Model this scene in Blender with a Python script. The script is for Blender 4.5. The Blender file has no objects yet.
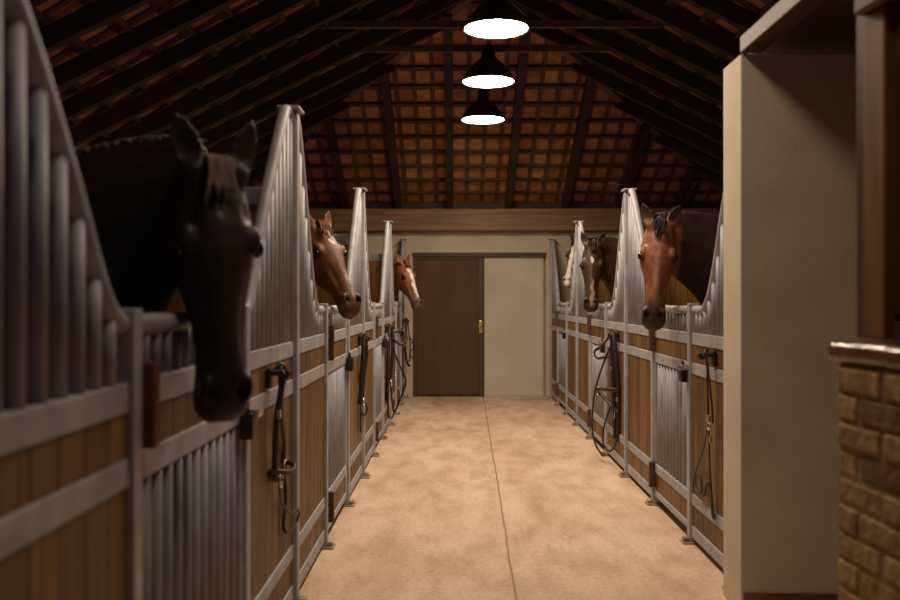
import bpy, bmesh, math, random
import numpy as np
from mathutils import Vector, Matrix

random.seed(7)
PI = math.pi
SC = bpy.context.scene
COL = SC.collection

# ------------------------------------------------------------------ materials
def new_mat(name):
    m = bpy.data.materials.new(name); m.use_nodes = True
    nt = m.node_tree
    b = nt.nodes['Principled BSDF']
    return m, nt, b

def N(nt, t, **kw):
    n = nt.nodes.new(t)
    for k, v in kw.items():
        setattr(n, k, v)
    return n

def L(nt, a, b): nt.links.new(a, b)

def noise_mat(name, c1, c2, scale=6, rough=.6, metal=0., bump=0., stretch=(1, 1, 1), detail=6, rough2=None, bscale=None, lo=.35, hi=.65, spec=None):
    m, nt, b = new_mat(name)
    tc = N(nt, 'ShaderNodeTexCoord'); mp = N(nt, 'ShaderNodeMapping')
    mp.inputs['Scale'].default_value = stretch
    L(nt, tc.outputs['Object'], mp.inputs['Vector'])
    no = N(nt, 'ShaderNodeTexNoise'); no.inputs['Scale'].default_value = scale; no.inputs['Detail'].default_value = detail
    L(nt, mp.outputs[0], no.inputs['Vector'])
    cr = N(nt, 'ShaderNodeValToRGB')
    cr.color_ramp.elements[0].color = (*c1, 1); cr.color_ramp.elements[1].color = (*c2, 1)
    cr.color_ramp.elements[0].position = lo; cr.color_ramp.elements[1].position = hi
    L(nt, no.outputs[0], cr.inputs[0]); L(nt, cr.outputs[0], b.inputs['Base Color'])
    b.inputs['Roughness'].default_value = rough; b.inputs['Metallic'].default_value = metal
    if spec is not None: b.inputs['Specular IOR Level'].default_value = spec
    if bump:
        n2 = N(nt, 'ShaderNodeTexNoise'); n2.inputs['Scale'].default_value = bscale or scale * 4; n2.inputs['Detail'].default_value = 4
        L(nt, mp.outputs[0], n2.inputs['Vector'])
        bp = N(nt, 'ShaderNodeBump'); bp.inputs['Strength'].default_value = bump; bp.inputs['Distance'].default_value = .01
        L(nt, n2.outputs[0], bp.inputs['Height']); L(nt, bp.outputs[0], b.inputs['Normal'])
    return m

def plank_mat(name, cols, width=.12, axis='Y', rough=.55):
    """boards running along z; one random tone per board across `axis`, with grain"""
    m, nt, b = new_mat(name)
    tc = N(nt, 'ShaderNodeTexCoord'); sp = N(nt, 'ShaderNodeSeparateXYZ')
    L(nt, tc.outputs['Object'], sp.inputs[0])
    d = N(nt, 'ShaderNodeMath', operation='DIVIDE'); d.inputs[1].default_value = width
    L(nt, sp.outputs[axis], d.inputs[0])
    f = N(nt, 'ShaderNodeMath', operation='FLOOR'); L(nt, d.outputs[0], f.inputs[0])
    oi = N(nt, 'ShaderNodeObjectInfo')
    ad = N(nt, 'ShaderNodeMath', operation='ADD'); L(nt, f.outputs[0], ad.inputs[0])
    mu = N(nt, 'ShaderNodeMath', operation='MULTIPLY'); mu.inputs[1].default_value = 57.3
    L(nt, oi.outputs['Random'], mu.inputs[0]); L(nt, mu.outputs[0], ad.inputs[1])
    wn = N(nt, 'ShaderNodeTexWhiteNoise', noise_dimensions='1D'); L(nt, ad.outputs[0], wn.inputs['W'])
    cr = N(nt, 'ShaderNodeValToRGB'); e = cr.color_ramp.elements
    e[0].color = (*cols[0], 1); e[1].color = (*cols[-1], 1)
    for i, c in enumerate(cols[1:-1]):
        x = e.new((i + 1) / (len(cols) - 1)); x.color = (*c, 1)
    L(nt, wn.outputs['Value'], cr.inputs[0])
    mp = N(nt, 'ShaderNodeMapping'); mp.inputs['Scale'].default_value = (1, 1, .07)
    L(nt, tc.outputs['Object'], mp.inputs['Vector'])
    no = N(nt, 'ShaderNodeTexNoise'); no.inputs['Scale'].default_value = 45; no.inputs['Detail'].default_value = 5
    L(nt, mp.outputs[0], no.inputs['Vector'])
    r2 = N(nt, 'ShaderNodeValToRGB'); r2.color_ramp.elements[0].color = (.42, .38, .34, 1); r2.color_ramp.elements[1].color = (1.1, 1.08, 1.05, 1)
    r2.color_ramp.elements[0].position = .3; r2.color_ramp.elements[1].position = .62
    L(nt, no.outputs[0], r2.inputs[0])
    mx = N(nt, 'ShaderNodeMix', data_type='RGBA', blend_type='MULTIPLY'); mx.inputs[0].default_value = .75
    L(nt, cr.outputs[0], mx.inputs[6]); L(nt, r2.outputs[0], mx.inputs[7])
    L(nt, mx.outputs[2], b.inputs['Base Color'])
    b.inputs['Roughness'].default_value = rough
    bp = N(nt, 'ShaderNodeBump'); bp.inputs['Strength'].default_value = .15; bp.inputs['Distance'].default_value = .005
    L(nt, no.outputs[0], bp.inputs['Height']); L(nt, bp.outputs[0], b.inputs['Normal'])
    return m

M = {}
M['steel'] = noise_mat('galvanised_steel', (.23, .235, .268), (.34, .342, .38), scale=14, rough=.55, metal=.12, stretch=(1, 1, .4))
M['rail'] = noise_mat('galvanised_rail', (.30, .297, .322), (.42, .412, .437), scale=10, rough=.55, metal=.1, stretch=(1, 1, 1))
M['planks'] = plank_mat('stall_planks', [(.075, .034, .006), (.20, .092, .014), (.13, .057, .008), (.27, .13, .022)])
M['part_planks'] = plank_mat('partition_planks', [(.22, .09, .02), (.32, .15, .035), (.27, .115, .025)], width=.14, axis='X')
M['hinge'] = noise_mat('dark_hinge_block', (.06, .022, .014), (.12, .045, .025), scale=18, rough=.6)
M['black'] = noise_mat('black_iron', (.012, .011, .011), (.03, .027, .025), scale=20, rough=.45, metal=.3)
M['leather'] = noise_mat('dark_leather', (.010, .006, .005), (.03, .017, .012), scale=30, rough=.5)
M['bit'] = noise_mat('bit_metal', (.5, .48, .45), (.65, .63, .6), scale=20, rough=.25, metal=.9)
M['brass'] = noise_mat('brass', (.65, .42, .12), (.8, .55, .2), scale=20, rough=.3, metal=.9)
M['foot'] = noise_mat('worn_foot_plate', (.22, .15, .09), (.42, .33, .24), scale=25, rough=.7)
M['plaster'] = noise_mat('plaster', (.50, .42, .30), (.57, .48, .355), scale=2.5, rough=.9, bump=.5, bscale=60)
M['plaster_pier'] = noise_mat('rough_plaster', (.60, .505, .37), (.68, .58, .44), scale=3, rough=.92, bump=.2, bscale=60)
M['plaster_new'] = noise_mat('pale_patch_plaster', (.53, .46, .35), (.62, .55, .45), scale=1.6, rough=.9, bump=.3, bscale=50)
M['beam'] = noise_mat('beam_wood', (.17, .075, .03), (.29, .135, .055), scale=5, rough=.55, stretch=(.35, 3, 6), bump=.15)
M['rafter'] = noise_mat('rafter_wood', (.020, .012, .009), (.042, .025, .018), scale=8, rough=.6, stretch=(1, 1, 1), spec=.3)
M['hip'] = noise_mat('hip_rafter_wood', (.08, .045, .028), (.13, .075, .045), scale=8, rough=.6)
M['batten'] = noise_mat('batten_wood', (.045, .024, .015), (.085, .043, .025), scale=10, rough=.7)
M['door'] = noise_mat('brown_door', (.068, .031, .013), (.10, .047, .020), scale=3, rough=.65, stretch=(1, 1, .3))
M['doorframe'] = noise_mat('door_frame_wood', (.05, .026, .014), (.08, .042, .022), scale=6, rough=.5)
M['darkwood'] = noise_mat('glossy_dark_wood', (.040, .021, .014), (.075, .038, .025), scale=6, rough=.5, spec=.3, stretch=(6, .5, 6))
M['framewood'] = noise_mat('window_frame_wood', (.17, .07, .016), (.25, .108, .026), scale=6, rough=.5, spec=.3, stretch=(4, 4, .4))
M['framedark'] = noise_mat('window_stile_wood', (.05, .024, .012), (.085, .04, .02), scale=6, rough=.4, stretch=(4, 4, .4))
M['mortar'] = noise_mat('mortar', (.30, .20, .09), (.40, .28, .14), scale=18, rough=.95, bump=.6)
M['glaze'] = noise_mat('glazed_cap', (.085, .026, .010), (.17, .055, .02), scale=9, rough=.16, bump=.25, bscale=30)
M['skirting'] = noise_mat('terracotta_skirting', (.16, .06, .03), (.25, .10, .05), scale=9, rough=.5)
M['lampshade'] = noise_mat('dark_lamp_shade', (.025, .02, .018), (.045, .036, .03), scale=8, rough=.4, metal=.3)
M['outerwall'] = noise_mat('stall_wall', (.26, .20, .13), (.34, .27, .18), scale=3, rough=.9, bump=.4, bscale=40)
M['eye'] = noise_mat('horse_eye', (.006, .004, .003), (.014, .008, .005), scale=10, rough=.06)
M['hoof'] = noise_mat('hoof', (.03, .02, .015), (.06, .045, .03), scale=20, rough=.5)
M['hair_black'] = noise_mat('black_mane_hair', (.008, .006, .005), (.025, .017, .012), scale=40, rough=.7, stretch=(1, 1, .2), spec=.15)
M['hair_rimlit'] = noise_mat('rimlit_mane_hair', (.11, .08, .062), (.24, .18, .14), scale=40, rough=.75, stretch=(1, 1, .2), spec=.15)  # rim light along the crest, painted into the hair colour
M['hair_red'] = noise_mat('chestnut_mane_hair', (.10, .035, .013), (.2, .075, .028), scale=40, rough=.7, stretch=(1, 1, .2), spec=.15)

# terracotta tile undersides: one tone per tile
def tile_mat():
    m, nt, b = new_mat('clay_tile')
    ge = N(nt, 'ShaderNodeNewGeometry')
    cr = N(nt, 'ShaderNodeValToRGB'); e = cr.color_ramp.elements
    e[0].color = (.40, .16, .062, 1); e[1].color = (.62, .29, .125, 1)
    x = e.new(.5); x.color = (.52, .22, .09, 1)
    L(nt, ge.outputs['Random Per Island'], cr.inputs[0])
    tc = N(nt, 'ShaderNodeTexCoord')
    no = N(nt, 'ShaderNodeTexNoise'); no.inputs['Scale'].default_value = 9; no.inputs['Detail'].default_value = 5
    L(nt, tc.outputs['Object'], no.inputs['Vector'])
    r2 = N(nt, 'ShaderNodeValToRGB'); r2.color_ramp.elements[0].color = (.55, .5, .48, 1); r2.color_ramp.elements[0].position = .3; r2.color_ramp.elements[1].position = .65
    L(nt, no.outputs[0], r2.inputs[0])
    mx = N(nt, 'ShaderNodeMix', data_type='RGBA', blend_type='MULTIPLY'); mx.inputs[0].default_value = 1
    L(nt, cr.outputs[0], mx.inputs[6]); L(nt, r2.outputs[0], mx.inputs[7])
    L(nt, mx.outputs[2], b.inputs['Base Color']); b.inputs['Roughness'].default_value = .8
    return m
M['tile'] = tile_mat()
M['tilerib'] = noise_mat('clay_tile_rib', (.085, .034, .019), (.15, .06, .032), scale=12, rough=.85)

def brick_mat():
    m, nt, b = new_mat('stock_brick')
    ge = N(nt, 'ShaderNodeNewGeometry')
    cr = N(nt, 'ShaderNodeValToRGB'); e = cr.color_ramp.elements
    e[0].color = (.36, .21, .07, 1); e[1].color = (.11, .055, .032, 1)
    for p, c in ((.3, (.48, .30, .10)), (.55, (.38, .21, .075)), (.75, (.52, .33, .11)), (.93, (.36, .185, .07))):
        x = e.new(p); x.color = (*c, 1)
    L(nt, ge.outputs['Random Per Island'], cr.inputs[0])
    tc = N(nt, 'ShaderNodeTexCoord')
    no = N(nt, 'ShaderNodeTexNoise'); no.inputs['Scale'].default_value = 22; no.inputs['Detail'].default_value = 6
    L(nt, tc.outputs['Object'], no.inputs['Vector'])
    r2 = N(nt, 'ShaderNodeValToRGB'); r2.color_ramp.elements[0].color = (.5, .45, .42, 1); r2.color_ramp.elements[0].position = .3; r2.color_ramp.elements[1].color = (1.15, 1.15, 1.15, 1); r2.color_ramp.elements[1].position = .7
    L(nt, no.outputs[0], r2.inputs[0])
    mx = N(nt, 'ShaderNodeMix', data_type='RGBA', blend_type='MULTIPLY'); mx.inputs[0].default_value = 1
    L(nt, cr.outputs[0], mx.inputs[6]); L(nt, r2.outputs[0], mx.inputs[7])
    L(nt, mx.outputs[2], b.inputs['Base Color']); b.inputs['Roughness'].default_value = .85
    bp = N(nt, 'ShaderNodeBump'); bp.inputs['Strength'].default_value = .8; bp.inputs['Distance'].default_value = .012
    L(nt, no.outputs[0], bp.inputs['Height']); L(nt, bp.outputs[0], b.inputs['Normal'])
    return m
M['brick'] = brick_mat()

def floor_mat():
    m, nt, b = new_mat('stained_concrete')
    tc = N(nt, 'ShaderNodeTexCoord')
    def nz(scale, detail, sx=1, sy=1):
        mp = N(nt, 'ShaderNodeMapping'); mp.inputs['Scale'].default_value = (sx, sy, 1)
        L(nt, tc.outputs['Object'], mp.inputs['Vector'])
        n = N(nt, 'ShaderNodeTexNoise'); n.inputs['Scale'].default_value = scale; n.inputs['Detail'].default_value = detail
        L(nt, mp.outputs[0], n.inputs['Vector']); return n
    n1 = nz(1.0, 8, 1.3, .45)
    cr = N(nt, 'ShaderNodeValToRGB'); e = cr.color_ramp.elements
    e[0].position = .28; e[0].color = (.46, .315, .205, 1); e[1].position = .74; e[1].color = (.69, .545, .435, 1)
    x = e.new(.5); x.color = (.61, .455, .335, 1)
    L(nt, n1.outputs[0], cr.inputs[0])
    n2 = nz(6, 8, 1, .4)
    r2 = N(nt, 'ShaderNodeValToRGB'); r2.color_ramp.elements[0].position = .32; r2.color_ramp.elements[0].color = (.76, .69, .62, 1); r2.color_ramp.elements[1].position = .58; r2.color_ramp.elements[1].color = (1.05, 1.05, 1.06, 1)
    L(nt, n2.outputs[0], r2.inputs[0])
    mx = N(nt, 'ShaderNodeMix', data_type='RGBA', blend_type='MULTIPLY'); mx.inputs[0].default_value = .85
    L(nt, cr.outputs[0], mx.inputs[6]); L(nt, r2.outputs[0], mx.inputs[7])
    # small dark specks
    n3 = nz(26, 3)
    r3 = N(nt, 'ShaderNodeValToRGB'); r3.color_ramp.elements[0].position = .24; r3.color_ramp.elements[0].color = (.35, .28, .22, 1); r3.color_ramp.elements[1].position = .32
    L(nt, n3.outputs[0], r3.inputs[0])
    m3 = N(nt, 'ShaderNodeMix', data_type='RGBA', blend_type='MULTIPLY'); m3.inputs[0].default_value = .8
    L(nt, mx.outputs[2], m3.inputs[6]); L(nt, r3.outputs[0], m3.inputs[7])
    n5 = nz(38, 6)
    r5 = N(nt, 'ShaderNodeValToRGB'); r5.color_ramp.elements[0].position = .3; r5.color_ramp.elements[0].color = (.84, .81, .78, 1); r5.color_ramp.elements[1].position = .62; r5.color_ramp.elements[1].color = (1.06, 1.06, 1.06, 1)
    L(nt, n5.outputs[0], r5.inputs[0])
    m5 = N(nt, 'ShaderNodeMix', data_type='RGBA', blend_type='MULTIPLY'); m5.inputs[0].default_value = 1
    L(nt, m3.outputs[2], m5.inputs[6]); L(nt, r5.outputs[0], m5.inputs[7]); m3 = m5
    # long thin crack / joint, wavering slightly
    sp = N(nt, 'ShaderNodeSeparateXYZ'); L(nt, tc.outputs['Object'], sp.inputs[0])
    n4 = nz(1.6, 4)
    a = N(nt, 'ShaderNodeMath', operation='MULTIPLY_ADD'); a.inputs[1].default_value = -.0128; a.inputs[2].default_value = -.236
    L(nt, sp.outputs['Y'], a.inputs[0])
    s = N(nt, 'ShaderNodeMath', operation='ADD'); L(nt, sp.outputs['X'], s.inputs[0]); L(nt, a.outputs[0], s.inputs[1])
    w = N(nt, 'ShaderNodeMath', operation='MULTIPLY_ADD'); w.inputs[1].default_value = .03; w.inputs[2].default_value = -.015
    L(nt, n4.outputs[0], w.inputs[0])
    s2 = N(nt, 'ShaderNodeMath', operation='ADD'); L(nt, s.outputs[0], s2.inputs[0]); L(nt, w.outputs[0], s2.inputs[1])
    ab = N(nt, 'ShaderNodeMath', operation='ABSOLUTE'); L(nt, s2.outputs[0], ab.inputs[0])
    r4 = N(nt, 'ShaderNodeMapRange'); r4.inputs['From Min'].default_value = .002; r4.inputs['From Max'].default_value = .0085
    L(nt, ab.outputs[0], r4.inputs['Value'])
    m4 = N(nt, 'ShaderNodeMix', data_type='RGBA'); m4.inputs[6].default_value = (.24, .15, .10, 1)
    L(nt, r4.outputs[0], m4.inputs[0]); L(nt, m3.outputs[2], m4.inputs[7])
    L(nt, m4.outputs[2], b.inputs['Base Color'])
    b.inputs['Roughness'].default_value = .62; b.inputs['Specular IOR Level'].default_value = .3
    bp = N(nt, 'ShaderNodeBump'); bp.inputs['Strength'].default_value = .2; bp.inputs['Distance'].default_value = .006
    L(nt, n2.outputs[0], bp.inputs['Height']); L(nt, bp.outputs[0], b.inputs['Normal'])
    return m
M['floor'] = floor_mat()

def emit_mat(name, col, strength):
    m = bpy.data.materials.new(name); m.use_nodes = True
    nt = m.node_tree; nt.nodes.clear()
    e = nt.nodes.new('ShaderNodeEmission'); o = nt.nodes.new('ShaderNodeOutputMaterial')
    e.inputs[0].default_value = (*col, 1); e.inputs[1].default_value = strength
    nt.links.new(e.outputs[0], o.inputs[0]); return m
LAMP_COL = (1.0, .80, .60)
LAMP_E = 88
M['lamp'] = emit_mat('lamp_diffuser', LAMP_COL, LAMP_E)
M['added_lamp_dim'] = emit_mat('lamp_diffuser_near', LAMP_COL, LAMP_E * .22)  # weaker glow for the added, unseen near lamps
M['added_lamp_low'] = emit_mat('lamp_diffuser_low', LAMP_COL, LAMP_E * .26)

def glass_mat():
    m, nt, b = new_mat('window_glass')
    b.inputs['Base Color'].default_value = (.9, .92, .92, 1); b.inputs['Roughness'].default_value = .04
    b.inputs['Transmission Weight'].default_value = .9; b.inputs['IOR'].default_value = 1.45
    return m
M['glass'] = glass_mat()

def coat_mat():
    m, nt, b = new_mat('horse_coat')
    at = N(nt, 'ShaderNodeAttribute'); at.attribute_name = 'coat'
    tc = N(nt, 'ShaderNodeTexCoord')
    no = N(nt, 'ShaderNodeTexNoise'); no.inputs['Scale'].default_value = 18; no.inputs['Detail'].default_value = 6
    L(nt, tc.outputs['Object'], no.inputs['Vector'])
    r2 = N(nt, 'ShaderNodeValToRGB'); r2.color_ramp.elements[0].position = .3; r2.color_ramp.elements[0].color = (.58, .54, .52, 1); r2.color_ramp.elements[1].position = .7; r2.color_ramp.elements[1].color = (1.1, 1.1, 1.1, 1)
    L(nt, no.outputs[0], r2.inputs[0])
    mx = N(nt, 'ShaderNodeMix', data_type='RGBA', blend_type='MULTIPLY'); mx.inputs[0].default_value = 1
    L(nt, at.outputs['Color'], mx.inputs[6]); L(nt, r2.outputs[0], mx.inputs[7])
    L(nt, mx.outputs[2], b.inputs['Base Color'])
    b.inputs['Roughness'].default_value = .52; b.inputs['Specular IOR Level'].default_value = .32
    n2 = N(nt, 'ShaderNodeTexNoise'); n2.inputs['Scale'].default_value = 160
    L(nt, tc.outputs['Object'], n2.inputs['Vector'])
    bp = N(nt, 'ShaderNodeBump'); bp.inputs['Strength'].default_value = .12; bp.inputs['Distance'].default_value = .003
    L(nt, n2.outputs[0], bp.inputs['Height']); L(nt, bp.outputs[0], b.inputs['Normal'])
    return m
M['coat'] = coat_mat()

# ------------------------------------------------------------------ mesh helpers
class MB:
    def __init__(s): s.v = []; s.f = []; s.mi = []; s.sm = []
    def add(s, vs, fs, mi=0, smooth=False):
        o = len(s.v); s.v += [tuple(p) for p in vs]
        for f in fs: s.f.append([i + o for i in f]); s.mi.append(mi); s.sm.append(smooth)
    def box(s, x0, x1, y0, y1, z0, z1, mi=0, bev=0.):
        if bev:
            # chamfered box
            b = bev; vs = []; bm = bmesh.new()
            bmesh.ops.create_cube(bm, size=1)
            for v in bm.verts:
                v.co = Vector(((x0 + x1) / 2 + v.co.x * (x1 - x0), (y0 + y1) / 2 + v.co.y * (y1 - y0), (z0 + z1) / 2 + v.co.z * (z1 - z0)))
            bmesh.ops.bevel(bm, geom=bm.edges[:], offset=b, segments=2, affect='EDGES', profile=.5)
            bm.verts.index_update()
            s.add([v.co[:] for v in bm.verts], [[v.index for v in f.verts] for f in bm.faces], mi); bm.free(); return
        s.add([(x0, y0, z0), (x1, y0, z0), (x1, y1, z0), (x0, y1, z0), (x0, y0, z1), (x1, y0, z1), (x1, y1, z1), (x0, y1, z1)],
              [(3, 2, 1, 0), (4, 5, 6, 7), (0, 1, 5, 4), (1, 2, 6, 5), (2, 3, 7, 6), (3, 0, 4, 7)], mi)
    def rings(s, rs, cap=True, mi=0, smooth=True):
        n = len(rs[0]); o = []
        vs = [p for r in rs for p in r]; fs = []
        for i in range(len(rs) - 1):
            for j in range(n):
                k = (j + 1) % n
                fs.append((i * n + j, i * n + k, (i + 1) * n + k, (i + 1) * n + j))
        if cap:
            fs.append(tuple(range(n - 1, -1, -1))); fs.append(tuple((len(rs) - 1) * n + j for j in range(n)))
        s.add(vs, fs, mi, smooth)
    def tube(s, pts, r, seg=10, flat=1., cap=True, mi=0):
        pts = [Vector(p) for p in pts]; n = len(pts)
        rr = r if isinstance(r, (list, tuple)) else [r] * n
        T = [(pts[min(i + 1, n - 1)] - pts[max(i - 1, 0)]).normalized() for i in range(n)]
        a = Vector((0, 0, 1)) if abs(T[0].z) < .9 else Vector((1, 0, 0))
        u = (a - T[0] * a.dot(T[0])).normalized(); rs = []
        for i in range(n):
            u = (u - T[i] * u.dot(T[i])).normalized(); w = T[i].cross(u)
            rs.append([pts[i] + (u * math.cos(2 * PI * k / seg) + w * math.sin(2 * PI * k / seg) * flat) * rr[i] for k in range(seg)])
        s.rings(rs, cap, mi)
    def cyl(s, x, y, z0, z1, r, seg=10, mi=0):
        s.rings([[(x + r * math.cos(2 * PI * k / seg), y + r * math.sin(2 * PI * k / seg), z) for k in range(seg)] for z in (z0, z1)], True, mi)
    def lathe(s, prof, seg=40, c=(0, 0, 0), mi=0, cap=False):
        s.rings([[(c[0] + r * math.cos(2 * PI * k / seg), c[1] + r * math.sin(2 * PI * k / seg), c[2] + z) for k in range(seg)] for r, z in prof], cap, mi)
    def ellipsoid(s, c, ax, nu=14, nv=9):
        """ax: three vectors (half axes)"""
        c = Vector(c); A = [Vector(a) for a in ax]; rs = []
        for i in range(nv):
            th = PI * (i + .35) / (nv - .3)
            rs.append([c + A[2] * math.cos(th) + (A[0] * math.cos(2 * PI * k / nu) + A[1] * math.sin(2 * PI * k / nu)) * math.sin(th) for k in range(nu)])
        s.rings(rs, True)
    def mesh(s, name):
        me = bpy.data.meshes.new(name); me.from_pydata(s.v, [], s.f)
        bm = bmesh.new(); bm.from_mesh(me)
        bmesh.ops.recalc_face_normals(bm, faces=bm.faces[:]); bm.to_mesh(me); bm.free()
        for p, mi, sm in zip(me.polygons, s.mi, s.sm): p.material_index = mi; p.use_smooth = sm
        me.update(); return me
    def build(s, name, mat, parent=None, recalc=True):
        me = s.mesh(name)
        for mm in (mat if isinstance(mat, (list, tuple)) else [mat]): me.materials.append(mm)
        return link(name, me, parent)

def link(name, me, parent=None):
    o = bpy.data.objects.new(name, me); COL.objects.link(o)
    if parent is not None: o.parent = parent
    return o

def empty(name, loc=(0, 0, 0), rz=0.):
    o = bpy.data.objects.new(name, None); COL.objects.link(o)
    o.location = loc; o.rotation_euler = (0, 0, rz); o.empty_display_size = .1
    return o

def tag(o, label=None, cat=None, group=None, kind=None):
    if label: o['label'] = label
    if cat: o['category'] = cat
    if group: o['group'] = group
    if kind: o['kind'] = kind
    return o

def copy_tree(o, parent=None):
    c = o.copy(); COL.objects.link(c)
    if parent is not None: c.parent = parent
    for ch in list(o.children): copy_tree(ch, c)
    return c

def smooth_path(pts, n=6):
    """Catmull-Rom through pts"""
    P = [Vector(p) for p in pts]; out = []
    for i in range(len(P) - 1):
        p0 = P[max(i - 1, 0)]; p1 = P[i]; p2 = P[i + 1]; p3 = P[min(i + 2, len(P) - 1)]
        for k in range(n):
            t = k / n
            out.append(.5 * ((2 * p1) + (p2 - p0) * t + (2 * p0 - 5 * p1 + 4 * p2 - p3) * t * t + (3 * p1 - p0 - 3 * p2 + p3) * t ** 3))
    out.append(P[-1]); return out

# ------------------------------------------------------------------ layout
XL, XR = -.79, 1.42            # stall front planes
CX = .315                      # centre of aisle and ridge
WL, WR = -3.65, 4.28           # outer walls
YB = 13.08                     # back wall
EAVE, TAN = 2.90, .495
HW = (WR - WL) / 2
YAP = YB - HW                  # hip apex
RIDGE = EAVE + TAN * HW
Y0 = -1.6                      # near end of what is built
PL = [1.10, 4.15, 7.15, 10.1]
PR = [7.2, 10.13]
HALF = .96

# ------------------------------------------------------------------ setting
m = MB(); m.box(WL - .2, WR + .2, Y0, YB + .3, -.15, 0); tag(m.build('floor', M['floor']), kind='structure')

# back wall with a shallow recess for the sliding doorway
RX0, RX1, RZ = -.655, 1.335, 2.16
m = MB()
m.box(WL, RX0, YB, YB + .25, 0, EAVE); m.box(RX1, WR, YB, YB + .25, 0, EAVE); m.box(RX0, RX1, YB, YB + .25, RZ, EAVE)
m.box(RX0, RX1, YB + .12, YB + .25, 0, RZ)
m.box(.42, 1.305, YB + .05, YB + .12, 0, RZ - .06, 0)
wb = tag(m.build('wall_back', [M['plaster']]), kind='structure')
m = MB(); m.box(.425, 1.285, YB + .045, YB + .05, 0.02, RZ - .075); m.build('plaster_patch', M['plaster_new'], wb)
m = MB(); m.box(RX0 - .01, RX1 + .01, YB - .012, YB + .12, RZ - .06, RZ); m.build('lintel_shadow_strip', M['doorframe'], wb)  # dark strip standing in for the shadow line at the recess top
# door
d = empty('door_1', (-.13, YB + .05, 0)); tag(d, kind='structure')
m = MB(); m.box(-.46, .46, -.01, .04, .025, RZ - .10, bev=.004); m.build('door_leaf', M['door'], d)
m = MB(); m.box(-.525, -.46, -.03, .06, 0, RZ - .06); m.box(.46, .545, -.03, .06, 0, RZ - .06); m.box(-.46, .46, -.03, .06, RZ - .10, RZ - .06)
m.build('door_frame', M['doorframe'], d)
m = MB(); m.box(.465, .515, -.038, -.028, .96, 1.14, bev=.003); m.tube([(.49, -.03, 1.06), (.49, -.075, 1.06), (.44, -.08, 1.06)], .009, 8)
m.build('door_handle', M['brass'], d)

# outer walls
m = MB(); m.box(WL - .2, WL, Y0, YB + .25, 0, EAVE); tag(m.build('wall_left', M['outerwall']), kind='structure')
m = MB(); m.box(WR, WR + .2, Y0, YB + .25, 0, EAVE); tag(m.build('wall_right', M['outerwall']), kind='structure')

# wall plate beam over the back wall
m = MB(); m.box(WL + .01, WR - .01, YB - .16, YB, 2.475, 2.80, bev=.008)
tag(m.build('wooden_beam', M['beam']), 'long brown timber beam lying across the top of the back wall', 'beam')

m = MB(); m.box(WL + .01, WR - .01, YB - .10, YB, 2.80, 2.90, bev=.004); tag(m.build('trim_2', M['rafter']), kind='structure')

# plaster pier (end of the tack room wall) and skirting
PY0, PY1, PX = 4.04, 4.31, 1.31
m = MB(); m.box(PX, WR, PY0, PY1, 0, 2.585, bev=.006); tag(m.build('wall_pier', M['plaster_pier']), kind='structure')
m = MB()
for k in range(14):
    m.box(PX + .012 + k * .2, PX + .208 + k * .2, PY0 - .012, PY0, .0, .10, bev=.002)
tag(m.build('baseboard_pier', M['skirting']), kind='structure')

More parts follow.
